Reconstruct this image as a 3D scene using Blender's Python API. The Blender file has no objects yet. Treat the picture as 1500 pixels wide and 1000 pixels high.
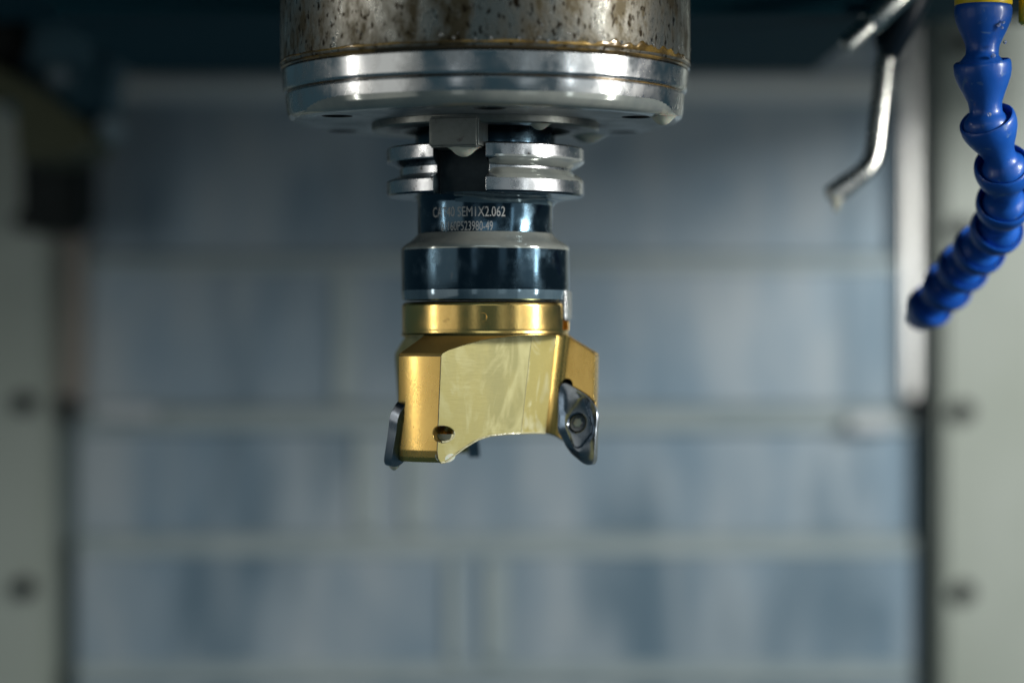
import bpy, bmesh, math, random
from mathutils import Vector, Matrix, Quaternion
R_ = math.radians
random.seed(7)
SC = bpy.context.scene
COL = SC.collection

# ------------------------------------------------------------------ camera
# all dimensions below are millimetres in the real place; the scene is in metres.
# tool axis = world Z axis, z = 0 is the height of the lens.
FPX = 3600.0          # focal length in photograph pixels (1500 px wide)
CAMX, CAMD = 8.6, 793.0
cd = bpy.data.cameras.new('camera'); cam = bpy.data.objects.new('camera', cd); COL.objects.link(cam)
cam.location = (CAMX*.001, -CAMD*.001, 0); cam.rotation_euler = (R_(90), 0, 0)
cd.sensor_fit = 'HORIZONTAL'; cd.sensor_width = 36; cd.lens = FPX/1500*36
cd.clip_start = .02; cd.clip_end = 20
cd.dof.use_dof = True; cd.dof.focus_distance = .762; cd.dof.aperture_fstop = 3.6
SC.camera = cam
# ------------------------------------------------------------------ world, lamps, exposure
W = bpy.data.worlds.new('World'); SC.world = W; W.use_nodes = True
bg = W.node_tree.nodes['Background']; bg.inputs[0].default_value = (.07, .14, .18, 1); bg.inputs[1].default_value = .28
def lamp(name, loc, target, sx, sy, power, col):
    l = bpy.data.lights.new(name, 'AREA'); l.shape = 'RECTANGLE'; l.size = sx; l.size_y = sy; l.energy = power; l.color = col
    o = bpy.data.objects.new(name, l); COL.objects.link(o); o.location = loc
    d = (Vector(target)-Vector(loc)).normalized()
    up = Vector((0, 0, 1)); zax = -d; xax = up.cross(zax).normalized(); yax = zax.cross(xax)
    o.rotation_euler = Matrix((xax, yax, zax)).transposed().to_euler()
    return o
lamp('work_lamp_right', (.565, -.17, .20), (0, .12, .10), .028, .56, 1.3, (1, .98, .93))
lamp('added_main_lamp', (.64, -.21, .245), (0, .25, -.04), .12, .12, 5.0, (1, .99, .96))  # added beside the right strip lamp to give the cover its stepped shade
lamp('work_lamp_left', (-.56, -.16, .20), (0, .12, .12), .018, .52, .40, (1, .97, .92))
lamp('work_lamp_dim', (.42, -.40, .20), (0, 0, .02), .03, .45, .10, (.9, .97, 1))
def glow(name, az, dist, z, w, h, radiance, col, tz=.03):
    a = R_(az); lamp(name, (dist*math.sin(a), -dist*math.cos(a), z), (0, 0, tz), w, h, radiance*math.pi*w*h, col)
glow('side_fill_left', -60, .85, .04, .72, .50, .38, (1, .97, .90))  # unseen side fills added for pale reflection bands on the round metal
glow('side_fill_right', 62, .85, .04, .50, .50, .38, (.95, 1, 1))
glow('front_fill', -14, 1.25, .10, .16, .55, .30, (.95, .98, 1))  # unseen front lamps added to give the metal soft reflections
glow('front_fill_side', 24, 1.25, .06, .22, .50, .22, (.90, .97, 1))
glow('front_fill_top', 4, 1.30, .55, .80, .35, .75, (.80, .93, 1))
vs = SC.view_settings; vs.view_transform = 'Standard'; vs.look = 'None'; vs.exposure = .42; vs.gamma = 1; vs.use_curve_mapping = False
SC.render.engine = 'CYCLES'
SC.cycles.use_denoising = True
SC.cycles.caustics_reflective = False; SC.cycles.caustics_refractive = False
SC.cycles.sample_clamp_indirect = 4

# ------------------------------------------------------------------ materials
MATS = {}
def mat(name, base, metallic=0., rough=.4, base2=None, nscale=60, stretch=(1, 1, 1), lo=.4, hi=.65, rvar=.0, bump=0., bscale=400,
        bevel=0., coat=0., spots=None, sscale=300, slo=.62, shi=.72, trans=0., ior=1.45, sss=0., sdist=0., detail=6, spec=.5, bst=None):
    m = bpy.data.materials.new(name); m.use_nodes = True; nt = m.node_tree; N = nt.nodes; L = nt.links
    b = N['Principled BSDF']
    b.inputs['Base Color'].default_value = (*base, 1); b.inputs['Metallic'].default_value = metallic
    b.inputs['Roughness'].default_value = rough; b.inputs['IOR'].default_value = ior
    b.inputs['Coat Weight'].default_value = coat; b.inputs['Coat Roughness'].default_value = .06
    b.inputs['Transmission Weight'].default_value = trans
    b.inputs['Specular IOR Level'].default_value = spec
    if sss: b.inputs['Subsurface Weight'].default_value = sss; b.inputs['Subsurface Scale'].default_value = .002
    tc = N.new('ShaderNodeTexCoord'); mp = N.new('ShaderNodeMapping'); L.new(tc.outputs['Object'], mp.inputs[0])
    mp.inputs['Scale'].default_value = stretch
    colout = None; fac = None
    if base2 is not None or rvar:
        n = N.new('ShaderNodeTexNoise'); n.inputs['Scale'].default_value = nscale; n.inputs['Detail'].default_value = detail
        n.inputs['Roughness'].default_value = .62
        L.new(mp.outputs[0], n.inputs['Vector'])
        r = N.new('ShaderNodeMapRange'); r.inputs[1].default_value = lo; r.inputs[2].default_value = hi
        L.new(n.outputs['Fac'], r.inputs[0]); fac = r.outputs[0]
    if base2 is not None:
        mx = N.new('ShaderNodeMix'); mx.data_type = 'RGBA'; L.new(fac, mx.inputs['Factor'])
        mx.inputs['A'].default_value = (*base, 1); mx.inputs['B'].default_value = (*base2, 1); colout = mx.outputs['Result']
    if spots is not None:
        n2 = N.new('ShaderNodeTexNoise'); n2.inputs['Scale'].default_value = sscale; n2.inputs['Detail'].default_value = 5; n2.inputs['Distortion'].default_value = sdist
        L.new(mp.outputs[0], n2.inputs['Vector'])
        r2 = N.new('ShaderNodeMapRange'); r2.inputs[1].default_value = slo; r2.inputs[2].default_value = shi
        L.new(n2.outputs['Fac'], r2.inputs[0])
        mx2 = N.new('ShaderNodeMix'); mx2.data_type = 'RGBA'; L.new(r2.outputs[0], mx2.inputs['Factor'])
        if colout: L.new(colout, mx2.inputs['A'])
        else: mx2.inputs['A'].default_value = (*base, 1)
        mx2.inputs['B'].default_value = (*spots, 1); colout = mx2.outputs['Result']
    if colout: L.new(colout, b.inputs['Base Color'])
    if rvar:
        rr = N.new('ShaderNodeMapRange'); rr.inputs[3].default_value = rough; rr.inputs[4].default_value = rough+rvar
        L.new(fac, rr.inputs[0]); L.new(rr.outputs[0], b.inputs['Roughness'])
    nrm = None
    if bevel:
        bv = N.new('ShaderNodeBevel'); bv.samples = 4; bv.inputs['Radius'].default_value = bevel; nrm = bv.outputs[0]
    if bump:
        nb = N.new('ShaderNodeTexNoise'); nb.inputs['Scale'].default_value = bscale; nb.inputs['Detail'].default_value = 4
        if bst:
            mb = N.new('ShaderNodeMapping'); L.new(tc.outputs['Object'], mb.inputs[0]); mb.inputs['Scale'].default_value = bst; L.new(mb.outputs[0], nb.inputs['Vector'])
        else: L.new(mp.outputs[0], nb.inputs['Vector'])
        bp = N.new('ShaderNodeBump'); bp.inputs['Strength'].default_value = bump; bp.inputs['Distance'].default_value = .0003
        L.new(nb.outputs['Fac'], bp.inputs['Height'])
        if nrm: L.new(nrm, bp.inputs['Normal'])
        nrm = bp.outputs[0]
    if nrm: L.new(nrm, b.inputs['Normal'])
    MATS[name] = m
    return m
M = MATS
mat('stained_steel', (.39, .38, .335), .9, .23, (.105, .086, .052), 130, (1, 1, .55), .38, .60, .28, .3, 1800, spots=(.030, .021, .011), sscale=650, slo=.575, shi=.66, detail=12)
mat('bright_steel', (.66, .67, .67), 1., .15, (.46, .46, .45), 110, (1, 1, .8), .40, .66, .20, .08, 1800, bst=(.03, .03, 1), bevel=.0005, spots=(.25, .24, .22), sscale=420, slo=.70, shi=.76)
mat('face_steel', (.40, .42, .43), .8, .34, (.26, .28, .29), 60, (1, 1, 1), .35, .7, .2, .1, 500, spots=(.10, .10, .09), sscale=300, slo=.66, shi=.74)
mat('key_steel', (.24, .25, .23), .85, .27, (.16, .17, .155), 200, (1, 1, 1), .3, .7, .15, .12, 1500, bevel=.0004, spots=(.12, .11, .10), sscale=420, slo=.63, shi=.70)
mat('flange_steel', (.62, .62, .62), 1., .20, (.48, .49, .50), 130, (1, 1, 1), .35, .7, .15, .05, 900, bevel=.0004, spots=(.12, .11, .10), sscale=380, slo=.66, shi=.72)
mat('black_oxide', (.045, .080, .110), .95, .12, (.065, .105, .135), 150, (1, 1, 1), .45, .72, .24, .05, 2600, bst=(.03, .03, 1), bevel=.0003, spots=(.10, .12, .14), sscale=350, slo=.66, shi=.78)
mat('slot_black', (.016, .026, .032), .4, .35, (.03, .045, .05), 200, (1, 1, 1), .4, .7, .1, bevel=.0003)
mat('gold', (.92, .64, .22), 1., .19, (.78, .50, .15), 120, (1, 1, 1), .35, .75, .10, .05, 900, bevel=.0004, spots=(.45, .29, .10), sscale=300, slo=.66, shi=.80)
mat('gold_satin', (.93, .62, .19), 1., .24, (.80, .50, .14), 90, (1, 1, .6), .35, .75, .10, .025, 1200, bevel=.0005, spots=(.62, .40, .14), sscale=250, slo=.62, shi=.85)
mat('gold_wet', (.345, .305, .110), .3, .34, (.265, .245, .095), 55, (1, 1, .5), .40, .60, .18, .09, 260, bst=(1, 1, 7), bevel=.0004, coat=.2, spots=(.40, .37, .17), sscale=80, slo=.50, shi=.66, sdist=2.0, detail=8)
mat('gold_facet', (.43, .365, .125), .4, .32, (.34, .295, .10), 120, (1, 1, .5), .40, .60, .18, .10, 300, bst=(1, 1, 6), bevel=.0004, coat=.2, spots=(.50, .47, .26), sscale=140, slo=.52, shi=.64, sdist=1.5, detail=8)  # second flute facet, paler than the first so the crease shows
mat('edge_grime', (.06, .05, .035), .3, .4, (.16, .13, .08), 300, (1, 1, 1), .4, .6)
mat('gold_rough', (.90, .62, .20), 1., .38, (.78, .50, .15), 90, (1, 1, 1), .35, .75, .08, .07, 1200)
mat('coolant_cream', (.47, .44, .28), .0, .16, (.40, .38, .23), 200, (1, 1, 1), .3, .7, coat=.3)
mat('insert_grey', (.40, .435, .48), 1., .17, (.20, .23, .27), 200, (1, 1, 1), .35, .7, .12, .05, 900, bevel=.0002)
mat('screw_dark', (.16, .17, .18), 1., .25)
mat('coolant_blue', (.10, .16, .20), .5, .10, (.17, .24, .28), 160, (1, 1, .4), .35, .7, coat=.5)
mat('coolant', (.56, .56, .46), 0., .12, (.48, .49, .40), 90, (1, 1, 1), .3, .7, coat=.3, sss=.25)
mat('coolant_thin', (.42, .44, .41), .45, .14, (.36, .39, .38), 120, (1, 1, 1), .3, .7, coat=.4)
mat('water', (.92, .95, .95), 0., .03, trans=.85, ior=1.33)
mat('coolant_grey', (.36, .375, .335), .45, .12, (.24, .265, .25), 110, (1, 1, 1), .3, .7, coat=.4)
mat('engraving', (.36, .36, .345), .0, .6, (.28, .28, .27), 160, (1, 1, 1), .55, .75)
mat('dark_hole', (.012, .014, .016), .3, .5)
mat('oil_grime', (.045, .032, .014), .2, .22, (.26, .16, .04), 28, (1, 1, 1), .54, .66, .1, coat=.5)
mat('oil_amber', (.10, .062, .016), .3, .18, (.34, .21, .045), 90, (1, 1, 1), .45, .60, .1, coat=.6)
mat('hose_blue', (.006, .065, .33), 0., .25, (.010, .085, .37), 60, (1, 1, 1), .3, .7, .20, .12, 500, coat=.2, spots=(.07, .15, .36), sscale=160, slo=.62, shi=.70, sdist=1.5)
mat('yellow_plastic', (.72, .50, .02), 0., .3)
mat('tube_steel', (.72, .71, .66), 1., .22, rvar=.1)
mat('dark_plastic', (.012, .020, .030), 0., .35)
mat('cover_steel', (.235, .325, .40), .40, .42, (.38, .435, .465), 26, (1, 1, .28), .36, .64, .15, .10, 60, spots=(.125, .195, .25), sscale=19, slo=.50, shi=.70, sdist=.8)
mat('lip_pale', (.76, .80, .78), .0, .4, (.68, .73, .72), 30, (1, 1, 1), .35, .65)  # top lip made paler than the other lips so it shows
mat('glint_pale', (.46, .50, .52), .0, .7, (.54, .58, .59), 40, (1, 1, 1), .35, .65)
mat('strip_brown', (.30, .27, .235), .2, .45, (.36, .33, .29), 40, (1, 1, .5), .35, .65)  # browner, darker material for the left strip plate and the end blocks
mat('highlight_grey', (.16, .22, .25), .2, .45)
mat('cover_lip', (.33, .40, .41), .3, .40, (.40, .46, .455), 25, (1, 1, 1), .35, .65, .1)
mat('cover_dark', (.05, .08, .10), .3, .5)
mat('panel_paint', (.29, .325, .28), 0., .42, (.35, .385, .345), 12, (1, 1, .6), .35, .65, .1, .05, 60)
mat('strip_steel', (.68, .70, .70), .8, .36, (.58, .58, .55), 25, (1, 1, .5), .35, .65, .1)
mat('wiper_rubber', (.14, .18, .185), 0., .5)
mat('bolt_black', (.012, .016, .018), .3, .4)
mat('casing_olive', (.035, .042, .018), 0., .6, (.055, .062, .028), 20, (1, 1, 1), .35, .65)
mat('mass_black', (.010, .014, .014), .0, .6, spec=.2)
mat('casing_blue', (.02, .07, .10), .1, .45, (.04, .12, .16), 25, (1, 1, .4), .4, .62)
mat('casing_dark', (.012, .055, .075), .0, .7, spec=.05)

# ------------------------------------------------------------------ helpers
BASE = {}
def P(px, py, D):                      # a point of the place: photo pixel + distance from the lens plane (mm)
    return Vector((CAMX+(px-750)/FPX*D, D-CAMD, (500-py)/FPX*D))
def pol(r, az, z=0):                   # azimuth from the front (towards the lens) to the right, degrees
    return Vector((r*math.sin(R_(az)), -r*math.cos(R_(az)), z))
def tag(o, label=None, cat=None, group=None, kind=None):
    if label: o['label'] = label
    if cat: o['category'] = cat
    if group: o['group'] = group
    if kind: o['kind'] = kind
    return o
def thing(name, base, label, cat, group=None):
    o = bpy.data.objects.new(name, None); COL.objects.link(o); o.empty_display_size = .01
    o.location = Vector(base)*.001; BASE[o] = Vector(base)
    return tag(o, label, cat, group)
def finish(me, mats, ang=32):
    for m in mats: me.materials.append(M[m])
    me.polygons.foreach_set('use_smooth', [True]*len(me.polygons))
    me.set_sharp_from_angle(angle=R_(ang)); me.update()
def link(name, me, parent=None, base=None):
    o = bpy.data.objects.new(name, me); COL.objects.link(o)
    if parent is not None:
        o.parent = parent; BASE[o] = BASE[parent]
    else:
        b = Vector(base) if base is not None else Vector((0, 0, 0))
        o.location = b*.001; BASE[o] = b
    return o
def obj(name, bm, mats, parent=None, base=None, ang=32, recalc=True):
    """bm holds world millimetres"""
    if isinstance(mats, str): mats = [mats]
    if recalc: bmesh.ops.recalc_face_normals(bm, faces=bm.faces[:])
    b = BASE[parent] if parent is not None else (Vector(base) if base is not None else Vector((0, 0, 0)))
    for v in bm.verts: v.co = (v.co-b)*.001
    me = bpy.data.meshes.new(name); bm.to_mesh(me); bm.free()
    finish(me, mats, ang)
    return link(name, me, parent, base)
def revolve(prof, seg=128, a0=0, a1=360, mats=None, bm=None, cap=True):
    """prof: (r, z) list; closed solid of revolution about the tool axis (mats: material index per profile step)"""
    bm = bm or bmesh.new(); full = abs(a1-a0) >= 360
    n = seg if full else seg+1
    rings = []
    for r, z in prof:
        if r < 1e-6: rings.append([bm.verts.new((0, 0, z))]); continue
        rings.append([bm.verts.new(pol(r, a0+(a1-a0)*k/seg, z)) for k in range(n)])
    for i in range(len(rings)-1):
        A, B = rings[i], rings[i+1]
        for k in range(seg):
            k2 = (k+1) % n if full else k+1
            if len(A) == 1 and len(B) == 1: continue
            if len(A) == 1: f = bm.faces.new((A[0], B[k], B[k2]))
            elif len(B) == 1: f = bm.faces.new((A[k], B[0], A[k2]))
            else: f = bm.faces.new((A[k], B[k], B[k2], A[k2]))
            if mats: f.material_index = mats[i]
    if not full and cap:
        for k in (0, n-1):
            vs_ = [rg[k] if len(rg) > 1 else rg[0] for rg in rings]
            try: bm.faces.new(vs_)
            except Exception: pass
    return bm
def box(bm, c, sx, sy, sz, rz=0, bev=0, rx=0, ry=0):
    m = Matrix.Translation(Vector(c)) @ Matrix.Rotation(rz, 4, 'Z') @ Matrix.Rotation(ry, 4, 'Y') @ Matrix.Rotation(rx, 4, 'X') @ Matrix.Diagonal((sx, sy, sz, 1))
    r = bmesh.ops.create_cube(bm, size=1, matrix=m)
    if bev:
        es = list({e for v in r['verts'] for e in v.link_edges})
        bmesh.ops.bevel(bm, geom=es, offset=bev, segments=2, affect='EDGES', clamp_overlap=True)
    return bm
def prism(poly, z0, z1, shear=(0, 0), zref=0, side=None, bm=None):
    bm = bm or bmesh.new()
    lo = [bm.verts.new((x+shear[0]*(z0-zref), y+shear[1]*(z0-zref), z0)) for x, y in poly]
    hi = [bm.verts.new((x+shear[0]*(z1-zref), y+shear[1]*(z1-zref), z1)) for x, y in poly]
    n = len(poly)
    for i in range(n):
        f = bm.faces.new((lo[i], lo[(i+1) % n], hi[(i+1) % n], hi[i]))
        if side: f.material_index = side[i]
    bm.faces.new(lo); bm.faces.new(hi)
    return bm
def tube(bm, pts, rads, seg=20, cap=True):
    pts = [Vector(p) for p in pts]; n = len(pts); rings = []
    t0 = (pts[1]-pts[0]).normalized(); nrm = t0.orthogonal().normalized()
    for i, p in enumerate(pts):
        t = (pts[min(i+1, n-1)]-pts[max(i-1, 0)]).normalized()
        nrm = (nrm-t*nrm.dot(t)).normalized(); bn = t.cross(nrm)
        r = rads[i] if hasattr(rads, '__len__') else rads
        rings.append([bm.verts.new(p+(nrm*math.cos(a)+bn*math.sin(a))*r) for a in [2*math.pi*k/seg for k in range(seg)]])
    for A, B in zip(rings, rings[1:]):
        for k in range(seg): bm.faces.new((A[k], A[(k+1) % seg], B[(k+1) % seg], B[k]))
    if cap: bm.faces.new(rings[0]); bm.faces.new(rings[-1])
    return bm
def lathe_on(bm, p0, axis, prof, seg=32):
    """prof (r, t): radius, distance along axis from p0"""
    a = Vector(axis).normalized(); u = a.orthogonal().normalized(); w = a.cross(u); rings = []
    for r, t in prof:
        c = Vector(p0)+a*t
        rings.append([bm.verts.new(c)] if r < 1e-6 else [bm.verts.new(c+(u*math.cos(2*math.pi*k/seg)+w*math.sin(2*math.pi*k/seg))*r) for k in range(seg)])
    for A, B in zip(rings, rings[1:]):
        for k in range(seg):
            k2 = (k+1) % seg
            if len(A) == 1 and len(B) == 1: continue
            if len(A) == 1: bm.faces.new((A[0], B[k], B[k2]))
            elif len(B) == 1: bm.faces.new((A[k], B[0], A[k2]))
            else: bm.faces.new((A[k], B[k], B[k2], A[k2]))
    return bm
def tmp(bm, mats):
    bmesh.ops.recalc_face_normals(bm, faces=bm.faces[:])
    me = bpy.data.meshes.new('t'); bm.to_mesh(me); bm.free()
    for m in mats: me.materials.append(M[m])
    o = bpy.data.objects.new('t', me); COL.objects.link(o); return o
def boolean(body, cutters):
    """difference in millimetres; returns an evaluated mesh"""
    for c in cutters:
        md = body.modifiers.new('b', 'BOOLEAN'); md.object = c; md.operation = 'DIFFERENCE'; md.solver = 'EXACT'
        md.material_mode = 'TRANSFER'
    bpy.context.view_layer.update()
    dg = bpy.context.evaluated_depsgraph_get()
    me = bpy.data.meshes.new_from_object(body.evaluated_get(dg))
    for o in [body]+cutters: bpy.data.objects.remove(o)
    return me
def boolobj(name, me, parent, ang=32):
    b = BASE[parent]; me.transform(Matrix.Translation(-b)); me.transform(Matrix.Diagonal((.001, .001, .001, 1)))
    me.name = name
    me.polygons.foreach_set('use_smooth', [True]*len(me.polygons)); me.set_sharp_from_angle(angle=R_(ang)); me.update()
    return link(name, me, parent)
def fillet(prev, c, nxt, r, n=14):
    p, c, q = Vector(prev), Vector(c), Vector(nxt); a = (p-c).normalized(); b = (q-c).normalized()
    ang = a.angle(b); d = r/math.tan(ang/2); cen = c+(a+b).normalized()*(r/math.sin(ang/2))
    s = c+a*d-cen; e = c+b*d-cen; out = []
    for i in range(n+1):
        t = i/n; v = (s*(1-t)+e*t).normalized()*r; out.append(tuple(cen+v))
    return out
def drop(name, p, rx, rz_, label, squash=.8, m='coolant'):
    """a pendant drop hanging below point p (mm): flat on top, rounded tip"""
    bm = bmesh.new(); seg = 24; prof = [(0, .15), (.75, .12), (1.0, 0), (.90, -.10), (.74, -.28), (.60, -.50), (.46, -.72), (.30, -.88), (.15, -.97), (0, -1)]
    rings = []
    for r, z in prof:
        rings.append([bm.verts.new((p[0], p[1], p[2]+z*rz_))] if r == 0 else
                     [bm.verts.new((p[0]+math.cos(2*math.pi*k/seg)*r*rx, p[1]+math.sin(2*math.pi*k/seg)*r*rx*squash, p[2]+z*rz_)) for k in range(seg)])
    for A, B in zip(rings, rings[1:]):
        for k in range(seg):
            k2 = (k+1) % seg
            if len(A) == 1: bm.faces.new((A[0], B[k], B[k2]))
            elif len(B) == 1: bm.faces.new((A[k], B[0], A[k2]))
            else: bm.faces.new((A[k], B[k], B[k2], A[k2]))
    return tag(obj(name, bm, m, base=(p[0], p[1], p[2]-rz_), ang=80), label, 'drop', 'milky coolant drops')

# ------------------------------------------------------------------ machine behind the tool (far, out of focus)
D0 = 1285.0            # distance of the telescopic cover
def slab(bm, px0, py0, px1, py1, D, th, bev=.8):
    a, b = P(px0, py1, D), P(px1, py0, D)
    return box(bm, ((a.x+b.x)/2, a.y+th/2, (a.z+b.z)/2), b.x-a.x, th, b.z-a.z, bev=bev)
wc = thing('way_cover', P(725, 1120, D0), 'blue-grey stainless telescopic cover of stacked overlapping plates behind the tool', 'machine cover')
bands = [(-170, 108), (146, 369), (398, 588), (636, 777), (816, 968), (1000, 1120)]
lips = [(110, 146), (374, 398), (597, 630), (784, 814), (974, 1000)]
offs = [0, 0, 2, 3, 5, 6]
panels = []
for i, (y0, y1) in enumerate(bands):
    p = obj('cover_plate', slab(bmesh.new(), 112, y0-3, 1338, y1+4, D0-offs[i]*3, 3), 'cover_steel', wc); panels.append(p)
for i, (y0, y1) in enumerate(lips):
    bm = bmesh.new(); D = D0-offs[i]*3-7
    a, b = P(112, y1, D), P(1338, y0, D)
    # folded edge: sloping top, upright front, small undercut
    sec = [(12, b.z-a.z+2), (4, b.z-a.z), (0, (b.z-a.z)*.72), (0, 1.2), (2, 0), (12, 0)]
    L_ = [bm.verts.new((a.x, a.y+y, a.z+z)) for y, z in sec]; R2 = [bm.verts.new((b.x, a.y+y, a.z+z)) for y, z in sec]
    for k in range(len(sec)): bm.faces.new((L_[k], L_[(k+1) % 6], R2[(k+1) % 6], R2[k]))
    bm.faces.new(L_); bm.faces.new(R2)
    obj('folded_edge', bm, 'lip_pale' if i == 0 else 'cover_lip', panels[i])
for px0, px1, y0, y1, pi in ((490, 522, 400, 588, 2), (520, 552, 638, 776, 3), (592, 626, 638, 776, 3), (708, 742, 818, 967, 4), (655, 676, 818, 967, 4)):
    obj('streak_strip', slab(bmesh.new(), px0, y0, px1, y1, D0-offs[pi]*3-2.4, 2.2, .6), 'cover_lip', panels[pi])  # raised pale strips standing in for reflected light streaks

for px0, px1, y0, y1, az in ((1244, 1312, 610, 630, 7), (132, 228, 596, 616, -7)):  # plates added and turned to imitate glints on the lip
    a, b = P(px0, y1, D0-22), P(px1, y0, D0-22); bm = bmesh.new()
    box(bm, ((a.x+b.x)/2, a.y+4, (a.z+b.z)/2), b.x-a.x, 5, b.z-a.z, rz=R_(az), bev=1); obj('glint_plate', bm, 'glint_pale', panels[2])
def side_panel(label, px0, px1, bolts, D):
    t = thing('column_panel', P((px0+px1)/2, 1150, D), label, 'panel', 'painted column panels')
    obj('sheet', slab(bmesh.new(), px0, -250, px1, 1120, D, 30, 3), 'panel_paint', t)
    for bx_, by_ in bolts:
        bm = bmesh.new(); c = P(bx_, by_, D)
        lathe_on(bm, c, (0, -1, 0), [(5.6, -1), (5.6, 3.4), (4.8, 4.4), (2.6, 4.4), (2.6, 1.4), (0, 1.4)], 20)
        obj('bolt', bm, 'bolt_black', t)
    return t
side_panel('grey-green painted column panel with black bolts at the left edge', -230, 72, [(37, 590), (37, 860), (37, 325)], 1252)
side_panel('pale green painted column panel with black bolts at the right edge', 1377, 1720, [(1410, 66), (1410, 335), (1410, 602), (1411, 866)], 1252)
for px0, px1, bx_, lab, dk in ((71, 121, 97, 'narrow pale guide strip with dark lower end beside the left column panel', 0),
                               (1327, 1378, 1346, 'bright pale guide strip with dark lower end beside the right column panel', 1)):
    t = thing('guide_strip', P((px0+px1)/2, 1120, 1272), lab, 'strip', 'guide strips')
    a, b = P(px0, 584, 1268), P(px1, -240, 1268); bm = bmesh.new()
    box(bm, ((a.x+b.x)/2, a.y+9, (a.z+b.z)/2), b.x-a.x, 12, b.z-a.z, rz=R_(11 if dk else -4), bev=2)
    obj('strip_plate', bm, 'strip_steel' if dk else 'strip_brown', t)
    obj('wiper', slab(bmesh.new(), px0, 615, px1, 1120, 1278, 10, 2), 'wiper_rubber', t)
    obj('end_block', slab(bmesh.new(), px0+2, 585, px1-2, 614, 1270, 12, 2), 'strip_brown', t)
    bm = bmesh.new(); lathe_on(bm, P(bx_, 597, 1270), (0, -1, 0), [(6, -1), (6, 4), (5, 5), (2.6, 5), (2.6, 2), (0, 2)], 20)
    obj('bolt', bm, 'bolt_black', t)

# spindle head casing above the frame (carries the spindle; widened beyond a real head to shade the cover)
hc = thing('machine_casing', (0, 150, 132), 'dark cast spindle head casing above the spindle', 'machine head')
bm = bmesh.new(); box(bm, (0, 0, 257), 720, 200, 250, bev=12); obj('casing', bm, 'casing_dark', hc)
bm = bmesh.new(); box(bm, (-8, 190, 237), 305, 200, 238, bev=4); obj('casing_underside', bm, 'casing_dark', hc)
bm = bmesh.new(); box(bm, (0, 200, 256), 720, 190, 230, bev=4); obj('casing_shade', bm, 'casing_dark', hc)  # made wide and low to block lamp light from the upper cover
bm = bmesh.new(); box(bm, (0, 390, 300), 560, 170, 240, bev=12); obj('saddle', bm, 'casing_dark', hc)

# shaded bracket in the upper left
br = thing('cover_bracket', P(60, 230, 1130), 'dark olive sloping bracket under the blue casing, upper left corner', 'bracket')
bm = bmesh.new(); D = 1130
poly = [(-120, 60), (5, 103), (60, 132), (140, 196), (120, 222), (85, 232), (28, 232), (22, 150), (-120, 120)]
F_ = [bm.verts.new(P(x, y, D)) for x, y in poly]; B_ = [bm.verts.new(P(x, y, D)+Vector((0, 60, 0))) for x, y in poly]
for k in range(len(poly)): bm.faces.new((F_[k], F_[(k+1) % len(poly)], B_[(k+1) % len(poly)], B_[k]))
bm.faces.new(F_); bm.faces.new(B_); obj('bracket_plate', bm, 'casing_olive', br)
bm = bmesh.new(); a, b = P(28, 340, 1215), P(120, 120, 1215); box(bm, ((a.x+b.x)/2, a.y+25, (a.z+b.z)/2), b.x-a.x, 50, b.z-a.z, bev=5); obj('dark_mass', bm, 'mass_black', br)  # dark box added in place of the shadow below the bracket
bm = bmesh.new(); a, b = P(-90, 100, 1150), P(36, -150, 1150); box(bm, ((a.x+b.x)/2, a.y+25, (a.z+b.z)/2), b.x-a.x, 50, b.z-a.z, bev=5); obj('dark_mass', bm, 'mass_black', br)  # second dark box, fills the black upper left corner
bc = thing('magazine_casing', P(110, 200, 1150), 'dark blue casing with pale highlight caps in the upper left corner', 'casing')
bm = bmesh.new()
box(bm, P(112, 40, 1175), 48, 50, 112, bev=9, ry=.16); obj('casing_shell', bm, 'casing_blue', bc)
for x, y, r in ((86, 112, 5), (160, 188, 6.5)):
    bm = bmesh.new(); lathe_on(bm, P(x, y, 1140), (0, -1, 0), [(r, -12), (r, 0), (r*.8, 2.4), (r*.4, 3.6), (0, 4)], 20); obj('highlight_cap', bm, 'highlight_grey', bc)  # grey caps standing in for highlight blobs on the casing

# ------------------------------------------------------------------ spindle
sp = thing('spindle_nose', (0, 0, 59), 'large round stained steel spindle nose with bright rings above the tool', 'spindle')
obj('housing', revolve([(0, 210), (65.4, 210), (65.9, 209), (65.9, 88.6), (65.3, 87.6), (0, 87.6)], 160), 'stained_steel', sp)
obj('grime_seam', revolve([(60, 87.7), (65.0, 87.7), (65.75, 87.5), (65.9, 87.1), (65.4, 86.6), (60, 86.6)], 160), 'oil_grime', sp)
obj('upper_ring', revolve([(40, 86.7), (64.9, 86.7), (65.5, 86.1), (65.0, 80.2), (64.4, 79.5), (40, 79.5)], 160), 'bright_steel', sp)
obj('seam', revolve([(50, 79.6), (63.6, 79.6), (63.6, 78.9), (50, 78.9)], 128), 'oil_grime', sp)
body = tmp(revolve([(0, 79), (63.8, 79), (64.3, 78.4), (63.8, 73.2), (63.2, 71.7), (61.6, 70.6), (59.6, 70.0), (0, 70.0)], 160, mats=[0, 0, 0, 0, 0, 1, 1]), ['bright_steel', 'face_steel'])
cuts = []
for a in (0, 60, 120, 180, 240, 300):
    b2 = bmesh.new(); c = pol(54, a+2, 70); lathe_on(b2, c, (0, 0, 1), [(0, -3), (4.9, -3), (4.9, .3), (4.4, .7), (4.4, 6), (0, 6)], 28)
    cuts.append(tmp(b2, ['dark_hole']))
boolobj('face_plate', boolean(body, cuts), sp)
for a in (0, 60, 120, 180, 240, 300):
    b2 = bmesh.new(); lathe_on(b2, pol(54, a+2, 75), (0, 0, -1), [(0, -1.5), (3.9, -1.5), (3.9, 1.6), (3.4, 2.2), (2.1, 2.2), (2.1, .2), (0, .2)], 20); obj('bolt', b2, 'screw_dark', sp)
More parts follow.
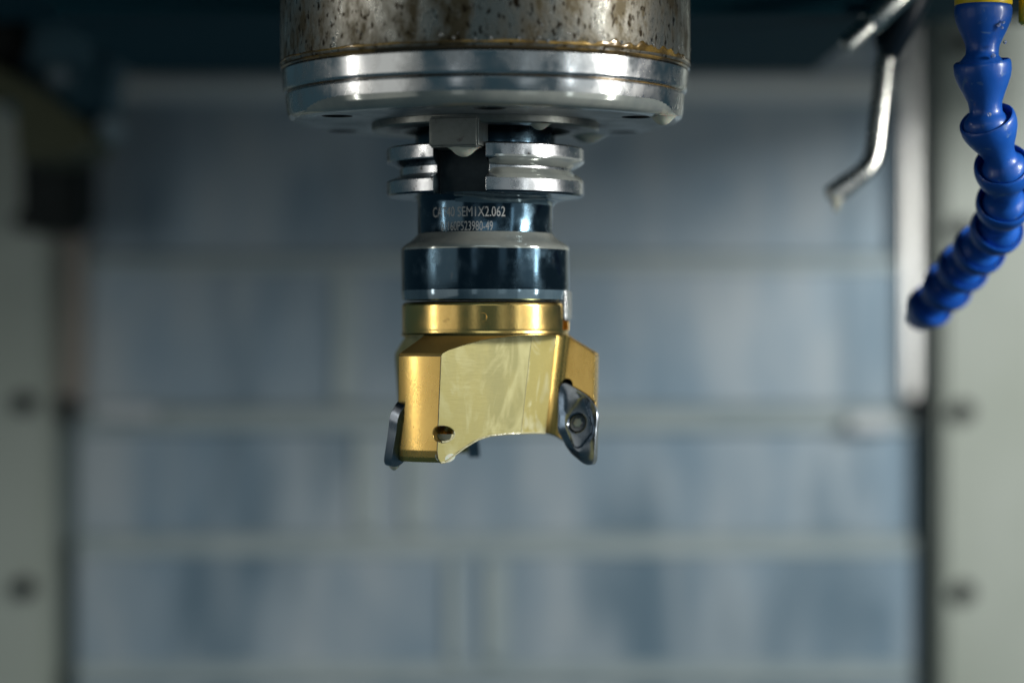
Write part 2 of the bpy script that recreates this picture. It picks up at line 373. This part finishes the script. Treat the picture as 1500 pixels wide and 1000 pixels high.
obj('boss_ring', revolve([(24.5, 70.4), (36.2, 70.4), (36.6, 70.0), (36.6, 68.0), (36.1, 67.5), (31, 67.3), (27.5, 67.5), (26.2, 69.2), (24.5, 70.2)], 128), 'key_steel', sp)
KAZ = -14.7
for a in (KAZ, KAZ+180):
    bm = bmesh.new(); c = pol(31.2, a, 64.6); box(bm, c, 15.8, 12.4, 9.6, rz=R_(a), bev=.6); obj('drive_key', bm, 'key_steel', sp)
    bm = bmesh.new(); lathe_on(bm, pol(37.3, a, 66.5), pol(1, a), [(0, -.5), (2.2, -.5), (2.2, .1), (0, .1)], 18); bm.free()
bm = bmesh.new(); prev = None
for k in range(0, 361):
    az = -90+180*k/360; h = .35+.5*abs(math.sin(az*.21)*math.sin(az*.083+1))
    if 20 < az < 80: h += 2.6*max(0, math.sin(R_((az-20)*3)))*(.55+.45*math.sin(az*.9)*math.sin(az*.37))
    cur = [bm.verts.new(pol(65.85, az, 88.4)), bm.verts.new(pol(66.02, az, 88.55)), bm.verts.new(pol(65.98, az, 88.6+h*.8)), bm.verts.new(pol(65.85, az, 88.6+h))]
    if prev:
        for i in range(3): bm.faces.new((prev[i], cur[i], cur[i+1], prev[i+1]))
    prev = cur
obj('oil_stain', bm, 'oil_amber', sp, ang=60)
# tiny wet beads on the spindle's front
bm = bmesh.new()
for k in range(70):
    a = random.gauss(14, 26); z = 88.6+abs(random.gauss(0, 4)); r = random.uniform(.18, .55)
    if random.random() < .35: z = random.uniform(73, 86); r *= .7; a = random.uniform(30, 70)
    c = pol(65.85 if z > 88 else 64.9-(86-z)*.09, a, z)
    bmesh.ops.create_icosphere(bm, subdivisions=2, radius=r, matrix=Matrix.Translation(c) @ Matrix.Diagonal((1, 1, random.uniform(.9, 1.4), 1)))
tag(obj('water_beads', bm, 'water', sp, ang=80), kind='stuff')

# ------------------------------------------------------------------ tool holder
th = thing('tool_holder', (0, 0, 12.6), 'dark steel milling tool holder with grooved bright flange, held in the spindle', 'tool holder')
prof = [(0, 62.0), (31.2, 62.0), (31.75, 61.5), (31.75, 57.6), (31.5, 57.2), (27.6, 55.3), (27.6, 52.9), (31.5, 51.3), (31.75, 50.9), (31.75, 47.0), (31.2, 46.4), (0, 46.4)]
body = tmp(revolve(prof, 160, mats=[1, 0, 0, 0, 1, 0, 0, 0, 0, 1, 1]), ['flange_steel', 'black_oxide'])
cuts = []
for a in (KAZ, KAZ+180):
    b2 = bmesh.new(); box(b2, pol(32.6, a, 54), 16.9, 20, 30, rz=R_(a)); cuts.append(tmp(b2, ['slot_black']))
boolobj('flange', boolean(body, cuts), th)
obj('taper_shank', revolve([(0, 120), (14, 120), (22.1, 68), (22.6, 66.5), (22.6, 61.9), (0, 61.9)], 96), 'black_oxide', th)
obj('neck', revolve([(0, 46.6), (23.2, 46.6), (22.3, 45.6), (21.85, 44.2), (21.85, 34.2), (22.2, 33.5), (0, 33.5)], 128), 'black_oxide', th)
obj('collar', revolve([(0, 33.5), (22.2, 33.5), (26.7, 29.9), (27.15, 29.4), (27.15, 16.2), (26.85, 15.4), (26.6, 14.0), (26.9, 13.5), (26.3, 13.0), (20, 12.9), (0, 12.9)], 128), 'black_oxide', th)
def film(inner, outer, a0, a1, m, fade=14, seg=90, par=None):
    """coolant film between an inner (on the metal) and an outer profile, thinning out unevenly towards both ends"""
    bm = bmesh.new(); full = a1-a0 >= 360; n = seg if full else seg+1; cols = []
    ph = random.uniform(0, 6)
    for k in range(n):
        az = a0+(a1-a0)*k/seg; e = 1 if full else min(1, min(az-a0, a1-az)/fade); e = e*e*(3-2*e)
        t = e*(.86+.09*math.sin(R_(az)*5+ph)+.05*math.sin(R_(az)*13+ph*2))
        if full: t = .86+.09*math.sin(R_(az)*3+ph)+.05*math.sin(R_(az)*8+ph)
        cols.append([bm.verts.new(pol(ri-.07+(ro-ri+.07)*t, az, zi+(zo-zi)*t)) for (ri, zi), (ro, zo) in zip(inner, outer)]+
                    [bm.verts.new(pol(ri-.25, az, zi)) for ri, zi in reversed(inner)])
    for k in range(seg):
        A, B = cols[k], cols[(k+1) % n]
        for i in range(len(A)): bm.faces.new((A[i], B[i], B[(i+1) % len(A)], A[(i+1) % len(A)]))
    if not full: bm.faces.new(cols[0]); bm.faces.new(cols[-1])
    return obj('coolant_film', bm, m, par or th, ang=50)
film([(21.8, 34.7), (21.85, 34.2), (22.2, 33.4), (23.7, 32.2), (25.2, 31.0), (26.4, 30.1), (26.9, 29.6), (27.1, 29.2)],
     [(21.95, 34.6), (22.25, 34.2), (22.8, 33.5), (23.9, 32.5), (25.5, 31.6), (26.8, 30.7), (27.25, 29.9), (27.2, 29.2)], 0, 360, 'coolant_grey', seg=128)
film([(27.1, 16.4), (27.0, 15.6), (26.6, 14.6), (26.6, 13.9), (26.8, 13.4)], [(27.2, 16.3), (27.28, 15.6), (27.2, 14.6), (27.1, 13.9), (26.95, 13.3)], 0, 360, 'coolant_blue', seg=128)
film([(27.6, 54.0), (27.6, 53.3), (28.4, 52.5), (29.8, 51.9), (31.2, 51.35), (31.75, 50.9)], [(27.9, 54.4), (28.6, 53.9), (29.8, 53.2), (31.0, 52.3), (31.8, 51.5), (31.9, 50.8)], KAZ+17.5, 128, 'coolant_grey', 8)
film([(31.75, 58.2), (31.7, 57.5), (30.5, 56.7), (29, 55.9), (27.8, 55.3)], [(31.85, 58.1), (31.95, 57.5), (30.9, 56.4), (29.2, 55.5), (28.0, 55.0)], KAZ+17.5, 128, 'coolant_thin', 8)
film([(31.1, 46.5), (29, 46.4), (26, 46.4), (23.4, 46.4), (22.3, 45.6), (21.85, 43.6)], [(31.1, 46.2), (29, 45.8), (26, 45.5), (24.0, 45.0), (22.7, 44.4), (22.0, 43.4)], -25, 150, 'coolant_blue', 40)
film([(63.9, 74.6), (63.75, 73.2), (63.2, 71.8), (62.3, 71.0), (61.2, 70.5), (59.6, 70.0)], [(63.95, 74.5), (63.95, 73.2), (63.45, 71.5), (62.5, 70.6), (61.2, 70.1), (59.6, 69.85)], -75, 85, 'coolant_grey', 40, 120, sp)
KEY = 78
bm = bmesh.new(); box(bm, pol(24.0, KEY, 11.6), 9.6, 7.2, 9.8, rz=R_(KEY), bev=.5); obj('cutter_drive_key', bm, 'bright_steel', th)
# engraved lettering wrapped round the neck
def wrap_text(txt, px0, px1, yb, hpx, R):
    cu = bpy.data.curves.new('txt', 'FONT'); cu.body = txt; cu.size = 1; cu.fill_mode = 'FRONT'; cu.resolution_u = 4
    o = bpy.data.objects.new('txt', cu); COL.objects.link(o); bpy.context.view_layer.update()
    me = bpy.data.meshes.new_from_object(o.evaluated_get(bpy.context.evaluated_depsgraph_get())); bpy.data.objects.remove(o)
    xs = [v.co.x for v in me.vertices]; ys = [v.co.y for v in me.vertices]; x0, x1 = min(xs), max(xs); y1 = max(ys)
    k = 4.64
    a0 = math.asin((px0-711)/k/R); a1 = math.asin((px1-711)/k/R); kk = 4.66
    zb = (500-yb)/kk; h = hpx/kk
    bm = bmesh.new(); bm.from_mesh(me); bpy.data.meshes.remove(me)
    for v in bm.verts:
        a = a0+(a1-a0)*(v.co.x-x0)/(x1-x0); z = zb+h*v.co.y/y1
        v.co = (R*math.sin(a), -R*math.cos(a), z)
    obj('engraved_lettering', bm, 'engraving', th, recalc=False)
wrap_text('CAT40 SEM1X2.062', 635, 741, 317, 14.5, 21.93)
wrap_text('01160P523980-49', 647, 723, 337.5, 13.5, 21.93)

# ------------------------------------------------------------------ milling cutter
mc = thing('milling_cutter', (0, 0, -39), 'gold coated indexable milling cutter with three dark inserts, wet with coolant', 'milling cutter')
prof = [(0, 12.5), (26.0, 12.5), (26.6, 12.1), (26.9, 11.4), (26.9, 3.9), (26.82, 3.3), (26.95, 2.6), (27.5, 1.7), (28.7, .8), (36.2, -3.7), (36.6, -4.5), (35.9, -33.8), (35.5, -36.0), (34.6, -37.5),
        (33.4, -37.4), (31, -35.6), (28, -33.0), (25, -30.7), (22.5, -29.5), (19, -28.9), (0, -28.7)]
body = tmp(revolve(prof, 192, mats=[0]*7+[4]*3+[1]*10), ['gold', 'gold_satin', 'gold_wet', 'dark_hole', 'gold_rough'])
cuts = []
RAZ = 67.0
def wallp(r, off=0):                        # on the tooth's leading wall
    n = Vector((-math.cos(R_(RAZ)), -math.sin(R_(RAZ)), 0)); return pol(r, RAZ)+n*off
C0 = wallp(23.4, -3.3); far = wallp(62, -3.3)
A_ = (13.0, -16.1); Bp = (-13.4, -33.4)
ext = Vector(Bp)+(Vector(Bp)-Vector(A_)).normalized()*24
fl = fillet(A_, C0.xy, far.xy, 4.2)
def ztop(x):                                # arched run-out of the flute under the shoulder
    T = [(-40, -20), (-30, -12), (-22, -7.0), (-16, -4.0), (-11, -2.2), (-7.8, -1.0), (-2.4, .5), (4, 1.4), (9, 1.85), (13, 2.0), (80, 2.0)]
    for (a, za), (b, zb) in zip(T, T[1:]):
        if a <= x <= b: return za+(zb-za)*(x-a)/(b-a)
    return T[0][1] if x < T[0][0] else T[-1][1]
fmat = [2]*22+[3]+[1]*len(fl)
def flute(bp):
    e_ = Vector(bp)+(Vector(bp)-Vector(A_)).normalized()*24
    inner = [tuple(e_.lerp(Vector(A_), t/22)) for t in range(23)]+fl+[tuple(far.xy)]
    b2 = bmesh.new(); cols = []
    for x, y in inner:
        zt = ztop(x); q = []
        for yy in (y, -85):
            for z in (-60, zt): q.append(b2.verts.new((x+.11*(z+15), yy, z)))
        cols.append(q)                      # floor low, floor high, front low, front high
    for i, (A, B) in enumerate(zip(cols, cols[1:])):
        f = b2.faces.new((A[0], B[0], B[1], A[1])); f.material_index = fmat[i]
        f = b2.faces.new((A[1], B[1], B[3], A[3])); f.material_index = 1
        b2.faces.new((A[2], A[3], B[3], B[2])); b2.faces.new((A[0], A[2], B[2], B[0]))
    b2.faces.new((cols[0][0], cols[0][1], cols[0][3], cols[0][2])); b2.faces.new((cols[-1][0], cols[-1][2], cols[-1][3], cols[-1][1]))
    return b2
for k in range(3):
    b2 = flute((-3.6, -35.8) if k == 1 else Bp)     # unequal pitch: the tooth at the back is wider
    bmesh.ops.rotate(b2, verts=b2.verts[:], matrix=Matrix.Rotation(R_(-120*k), 3, 'Z'))
    cuts.append(tmp(b2, ['gold', 'gold_satin', 'gold_wet', 'gold_facet']))
# insert outline, in the plane of the tooth (r outwards, z up), tilted ALPHA about the radius
ALPHA = 13.0; ZC = -25.5; NX = -math.cos(R_(RAZ)); TX = math.sin(R_(RAZ)); TA = math.tan(R_(ALPHA))
def rz(px, py):
    z = (500-py)/4.62; w = TA*(ZC-z); return ((px-711)/4.62-NX*w)/TX, z
OUT = [rz(*p) for p in [(819, 564), (823, 560), (830, 560), (840, 566), (852, 573), (861, 579), (869.5, 589), (874, 601), (874.5, 612), (872.5, 626), (871, 645), (869, 674), (866, 678.5), (860, 680),
                        (852, 677), (845, 671), (836, 664), (828, 653), (822, 641), (817, 633), (815.5, 626), (816.5, 600), (817.5, 575)]]
ISL = [rz(*p) for p in [(855, 583), (860, 596), (866.5, 622), (865.5, 633), (850, 653), (844, 656), (839, 652), (829.5, 622), (829, 612), (837, 597), (849, 582)]]
CEN = rz(844.5, 618)
nW = Vector((NX, -math.sin(R_(RAZ)), 0)); tW = Vector((TX, -math.cos(R_(RAZ)), 0))
up = (Vector((0, 0, 1))-nW*TA).normalized(); nT = tW.cross(up).normalized()
if nT.dot(nW) < 0: nT = -nT
def ipt(r, z, w):                           # point on the insert plane
    return tW*r+Vector((0, 0, z))+nW*(TA*(ZC-z))+nT*w
def ray(poly, ang):
    dx, dy = math.cos(ang), math.sin(ang); best = None
    for i in range(len(poly)):
        ax, ay = poly[i][0]-CEN[0], poly[i][1]-CEN[1]; bx, by = poly[(i+1) % len(poly)][0]-CEN[0], poly[(i+1) % len(poly)][1]-CEN[1]
        ex, ey = bx-ax, by-ay; den = dx*ey-dy*ex
        if abs(den) < 1e-9: continue
        t = (ax*ey-ay*ex)/den; s = (ax*dy-ay*dx)/den
        if t > 0 and -1e-6 <= s <= 1+1e-6 and (best is None or t > best): best = t
    return best
NA = 96; ANG = [2*math.pi*k/NA for k in range(NA)]
RO = [ray(OUT, a) for a in ANG]; RI = [ray(ISL, a) for a in ANG]
def smooth(v): return [(v[i-1]+2*v[i]+v[(i+1) % len(v)])/4 for i in range(len(v))]
RO = smooth(RO); RI = smooth(smooth(RI))
PR = -0.9                                     # how far the rake face stands proud
for k in range(3):
    b2 = bmesh.new()
    lo = [b2.verts.new(ipt(CEN[0]+math.cos(a)*(ro+.15), CEN[1]+math.sin(a)*(ro+.15), -3.7+PR)) for a, ro in zip(ANG, RO)]
    hi = [b2.verts.new(ipt(CEN[0]+math.cos(a)*(ro+.15), CEN[1]+math.sin(a)*(ro+.15), 9)) for a, ro in zip(ANG, RO)]
    for i in range(NA): b2.faces.new((lo[i], lo[(i+1) % NA], hi[(i+1) % NA], hi[i]))
    b2.faces.new(lo); b2.faces.new(hi)
    bmesh.ops.rotate(b2, verts=b2.verts[:], matrix=Matrix.Rotation(R_(-120*k), 3, 'Z')); cuts.append(tmp(b2, ['gold_satin']))
    b2 = bmesh.new(); r0, z0 = rz(831, 563); lathe_on(b2, ipt(r0, z0, -4.2), nT, [(0, 0), (1.9, 0), (1.9, 9), (0, 9)], 24)
    bmesh.ops.rotate(b2, verts=b2.verts[:], matrix=Matrix.Rotation(R_(-120*k), 3, 'Z')); cuts.append(tmp(b2, ['dark_hole']))
    b2 = bmesh.new(); lathe_on(b2, pol(44, -22.3, -28.6), Vector((.42, 1, 0)), [(0, 0), (2.55, 0), (2.55, 22), (0, 23.5)], 32)
    bmesh.ops.rotate(b2, verts=b2.verts[:], matrix=Matrix.Rotation(R_(-120*k), 3, 'Z')); cuts.append(tmp(b2, ['gold_satin']))
b2 = bmesh.new(); box(b2, pol(27, KEY, 8.6), 10.3, 10, 10, rz=R_(KEY)); cuts.append(tmp(b2, ['gold']))
me = boolean(body, cuts)
def edge_lines(me, test, rad, name, m, split=-58):
    names = [x.name for x in me.materials]; ef = {}
    for p in me.polygons:
        for k in p.edge_keys: ef.setdefault(k, []).append(names[p.material_index])
    segs = []
    for k, fs in ef.items():
        if len(fs) != 2: continue
        a, b = me.vertices[k[0]].co, me.vertices[k[1]].co
        if (b-a).length > .02 and test(set(fs), (a+b)/2):
            c = (a+b)/2; az = math.degrees(math.atan2(c.x, -c.y))
            segs.append(((a.copy(), b.copy()), int(((az-split) % 360)//120)))
    # one strip per tooth / flute
    parts = [bmesh.new() for _ in range(3)]
    for (a, b), sec in segs: tube(parts[sec], [a, b], rad, 6)
    for q in parts:
        if q.verts: obj(name, q, m, mc, ang=60)
        else: q.free()
edge_lines(me, lambda f, c: f == {'gold_satin', 'gold_wet'} and c.xy.length > 34.5 and c.z > -36, .13, 'grimy_edge', 'edge_grime')
edge_lines(me, lambda f, c: f == {'gold_satin', 'gold_rough'} and c.xy.length > 35.5 and c.z > -6, .11, 'grimy_edge', 'edge_grime')
edge_lines(me, lambda f, c: f == {'gold_wet', 'gold_facet'}, .10, 'pale_crease', 'coolant_cream')  # pale line along the crease between the two flute facets
edge_lines(me, lambda f, c: 'gold_satin' in f and ('gold_wet' in f or 'gold_facet' in f) and c.z < -28 and c.xy.length < 35, .36, 'wet_rim', 'coolant_cream', -50)
cutter = boolobj('cutter_body', me, mc, 7.5)
# insert
bm = bmesh.new()
def ring(rad, w): return [bm.verts.new(ipt(CEN[0]+math.cos(a)*r, CEN[1]+math.sin(a)*r, w+PR)) for a, r in zip(ANG, rad)]
rings = [ring([r-.7 for r in RO], -3.6), ring([r-.02 for r in RO], -.15), ring([r-.12 for r in RO], 0), ring([r-.45 for r in RO], -.02),
         ring([(r-.45)*.72+i*.28 for r, i in zip(RO, RI)], -.55), ring([(r-.45)*.3+i*.7 for r, i in zip(RO, RI)], -.95), ring([max(i, 3.9)*1.0+.05 for i in RI], -.75),
         ring([max(i-.35, 3.7) for i in RI], -.15), ring([max(i-.6, 3.55) for i in RI], -.10), ring([3.35]*NA, -.12), ring([2.95]*NA, -.6), ring([2.9]*NA, -3)]
for A, B in zip(rings, rings[1:]):
    for i in range(NA): bm.faces.new((A[i], A[(i+1) % NA], B[(i+1) % NA], B[i]))
bm.faces.new(rings[0]); bm.faces.new(rings[-1])
ins = obj('insert', bm, 'insert_grey', mc, ang=24)
bm = bmesh.new()
def srim(f, w): return [bm.verts.new(ipt(CEN[0]+math.cos(a)*f(a), CEN[1]+math.sin(a)*f(a), w+PR)) for a in ANG]
star = lambda a: 1.5+.25*math.cos(6*a)
rg = [srim(lambda a: 2.86, -2.5), srim(lambda a: 2.86, -1.0), srim(lambda a: 2.6, -.7), srim(lambda a: 1.95, -.6), srim(star, -.6), srim(lambda a: star(a)*.93, -1.9)]
for A, B in zip(rg, rg[1:]):
    for i in range(NA): bm.faces.new((A[i], A[(i+1) % NA], B[(i+1) % NA], B[i]))
bm.faces.new(rg[0]); bm.faces.new(rg[-1])
scr = obj('screw', bm, 'screw_dark', ins, ang=30)
bm = bmesh.new(); lathe_on(bm, ipt(CEN[0], CEN[1], PR-1.2), nT, [(0, -.3), (1.75, -.3), (1.7, .35), (1.0, .62), (0, .7)], 24)
cs = obj('coolant_film', bm, 'coolant', ins, ang=70)
for k in (1, 2):
    i2 = ins.copy(); COL.objects.link(i2); i2.parent = mc; i2.rotation_euler = (0, 0, R_(-120*k)); BASE[i2] = BASE[mc]
    for ch in (scr, cs):
        c2 = ch.copy(); COL.objects.link(c2); c2.parent = i2
# faint engraved digit on the gold band
cu = bpy.data.curves.new('txt', 'CURVE'); bpy.data.curves.remove(cu)
bm = bmesh.new(); pts = []
for a in range(-100, 130, 15):
    x = 1.1*math.cos(R_(a)); z = 1.35*math.sin(R_(a)); az = math.degrees(math.asin((-.4+x)/26.9)); pts.append(pol(26.93, az, 7.6+z))
tube(bm, pts, .10, 6); obj('engraved_mark', bm, 'gold_satin', mc)

# coolant standing in the lower half of the hole
bm = bmesh.new(); d = Vector((.42, 1, 0)).normalized(); hp = pol(44, -22.3, -28.6)
lathe_on(bm, hp+d*11.2, -d, [(0, -9), (2.53, -9), (2.53, -.9), (2.45, 0), (0, 0)], 40)
for v in bm.verts: v.co.z = min(v.co.z, hp.z-.15)
bmesh.ops.remove_doubles(bm, verts=bm.verts[:], dist=.001); obj('coolant_film', bm, 'coolant_cream', mc, ang=50)
bm = bmesh.new(); bmesh.ops.create_icosphere(bm, subdivisions=3, radius=1, matrix=Matrix.Translation(pol(33.0, -21.5, -35.4)) @ Matrix.Rotation(R_(30), 4, 'Z') @ Matrix.Diagonal((3.6, .30, 2.3, 1)))
obj('coolant_film', bm, 'coolant', mc, ang=80)
# ------------------------------------------------------------------ coolant drops
drop('coolant_drop', pol(34.2, KAZ+4, 59.9), 5.2, 3.0, 'milky drop hanging under the square drive key', .5)
drop('coolant_drop', pol(33.5, 31, 67.5), 3.6, 1.9, 'milky drop under the front right of the spindle boss ring')
drop('coolant_drop', pol(61, 66, 70.4), 4.6, 3.0, 'milky drop at the right rim of the spindle face')
drop('coolant_drop', pol(36.2, 112, 67.4), 6.5, 2.6, 'pale drop below the right end of the spindle boss ring')
drop('coolant_drop', ipt(35.0, -38.6, -2.6).xyz if False else Matrix.Rotation(R_(-120), 3, 'Z') @ ipt(34.8, -38.2, -1.8), 2.3, 1.9, 'small milky drop under the tip of the left insert')

# ------------------------------------------------------------------ coolant nozzles, upper right
nz = thing('coolant_tube', P(1227, 292, 885), 'bent steel coolant tube with dark valve body, pointing down left', 'tube')
key = [(1302, 60, 890), (1297, 88, 890), (1285, 195, 888), (1281, 226, 887), (1276, 240, 886), (1264, 254, 885), (1221, 285, 884)]
pts = []
kp = [P(*k) for k in key]
for i in range(len(kp)-1):
    for s in range(6): pts.append(kp[i].lerp(kp[i+1], s/6))
pts.append(kp[-1])
for _ in range(3): pts = [pts[0]]+[(pts[i-1]+2*pts[i]+pts[i+1])/4 for i in range(1, len(pts)-1)]+[pts[-1]]
obj('bent_tube', tube(bmesh.new(), pts, [3.5]*len(pts), 24), 'tube_steel', nz)
bm = bmesh.new(); d = (kp[-1]-kp[-2]).normalized(); lathe_on(bm, kp[-1]-d*7.5, d, [(0, 0), (3.75, 0), (3.8, .6), (3.75, 8.6), (3.3, 9.3), (2.2, 9.3), (2.2, 5), (0, 5)], 24); obj('tip_sleeve', bm, 'tube_steel', nz)
bm = bmesh.new(); d = P(1296, 90, 890)-P(1316, -40, 900)
lathe_on(bm, P(1316, -40, 900), d, [(0, 0), (7, 0), (7, 15), (5.6, 17), (5.2, 26), (4.4, 30.5), (3.2, 31), (0, 31)], 24); obj('valve_body', bm, 'dark_plastic', nz)
bm = bmesh.new(); box(bm, P(1250, -22, 905), 46, 16, 12, bev=2); obj('manifold', bm, 'dark_plastic', nz)
bm = bmesh.new(); hp_ = [P(1362, -60, 880), P(1345, -20, 880), P(1330, 18, 880), P(1316, 50, 882), P(1304, 78, 886)]
tube(bm, hp_, [5.6, 5.6, 5.4, 5.0, 4.2], 20); obj('feed_hose', bm, 'dark_plastic', nz)
drop('coolant_drop', P(1225, 290, 882), 2.3, 5.2, 'pale drip at the end of the bent steel tube')
an = thing('straight_nozzle', P(1238, 72, 865), 'straight steel nozzle slanting down left from the top edge', 'nozzle')
a, b = P(1340, -28, 868), P(1237, 70, 862); d = b-a; L = d.length
bm = bmesh.new(); lathe_on(bm, a, d, [(0, 0), (4.6, 0), (4.7, .5), (4.7, L-13.5), (4.2, L-12.6), (0, L-12.6)], 28); obj('barrel', bm, 'tube_steel', an)
bm = bmesh.new(); lathe_on(bm, a, d, [(0, L-13), (3.5, L-13), (3.6, L-3), (3.2, L-.6), (2.6, L), (1.7, L), (1.7, L-5), (0, L-5)], 28); obj('tip', bm, 'tube_steel', an)

# ------------------------------------------------------------------ segmented blue hose
hs = thing('coolant_hose', P(1364, 448, 868), 'blue segmented flexible coolant hose curling down left, upper right corner', 'hose')
J = [(1440.5, 8, 766), (1438.5, 90, 766), (1445, 174, 769), (1468, 240, 778), (1471, 293, 793), (1463, 332, 810), (1438, 362, 825), (1414, 389, 841), (1391, 416, 856), (1363, 448, 871)]
JP = [P(*j) for j in J]
segp = [(0, 3.2), (7.0, 3.2), (7.6, 1.2), (7.9, .2), (8.35, -.15), (8.75, .25), (8.95, 1.2), (8.95, 3.2), (8.5, 5.4), (7.4, 8.3), (6.2, 11.0), (5.35, 13.2), (5.1, 15.0), (5.15, 16.6), (5.9, 17.6), (6.9, 18.9), (7.3, 20.6), (7.0, 22.6), (5.8, 24.2), (0, 24.3)]
seg_me = None
for i in range(9):
    d = JP[i+1]-JP[i]; L = d.length
    if seg_me is None:
        bm = lathe_on(bmesh.new(), (0, 0, 0), (0, 0, 1), segp if i < 8 else segp[:-6]+[(0, 15)], 36)
        bmesh.ops.recalc_face_normals(bm, faces=bm.faces[:])
        for v in bm.verts: v.co *= .001
        seg_me = bpy.data.meshes.new('hose_segment'); bm.to_mesh(seg_me); bm.free(); finish(seg_me, ['hose_blue'], 60)
    o = bpy.data.objects.new('hose_segment', seg_me); COL.objects.link(o); o.parent = hs
    o.location = (JP[i]-BASE[hs])*.001; o.rotation_mode = 'QUATERNION'
    o.rotation_quaternion = Vector((0, 0, 1)).rotation_difference(d.normalized())
    o.scale = (1, 1, max(.8, min(1.08, L/18.6)))
d = (JP[-1]-JP[-2]).normalized()
bm = lathe_on(bmesh.new(), JP[-1]-d*2, d, [(0, 3), (6.4, 3), (7.2, .6), (7.7, 0), (8.1, .6), (8.2, 2.4), (7.2, 5), (5.6, 8.2), (4.7, 11.5), (4.5, 13), (3.4, 13), (3.3, 8), (0, 8)], 32); obj('hose_nozzle', bm, 'hose_blue', hs)
bm = lathe_on(bmesh.new(), P(1440.5, 9.5, 766), (0, 0, 1), [(0, 0), (7.4, 0), (8.7, .1), (8.95, .6), (8.95, 9), (8.2, 10), (0, 10)], 36); obj('yellow_collar', bm, 'yellow_plastic', hs)
bm = lathe_on(bmesh.new(), P(1513, 37, 766), (0, 0, 1), [(0, 0), (3.6, 0), (4.4, .8), (4.4, 22), (0, 22)], 28)
tag(obj('valve_handle', bm, 'yellow_plastic', base=P(1513, 37, 766)), 'yellow plastic valve handle cut off at the upper right edge', 'valve handle')
# wet beads on the hose
bm = bmesh.new()
for px, py, r in ((1455, 82, .8), (1472, 62, .6), (1470, 33, .5), (1463, 37, .6), (1468, 41, .5), (1449, 168, .7)):
    bmesh.ops.create_icosphere(bm, subdivisions=2, radius=r, matrix=Matrix.Translation(P(px, py, 758.5)))
tag(obj('water_beads', bm, 'water', hs, ang=80), kind='stuff')
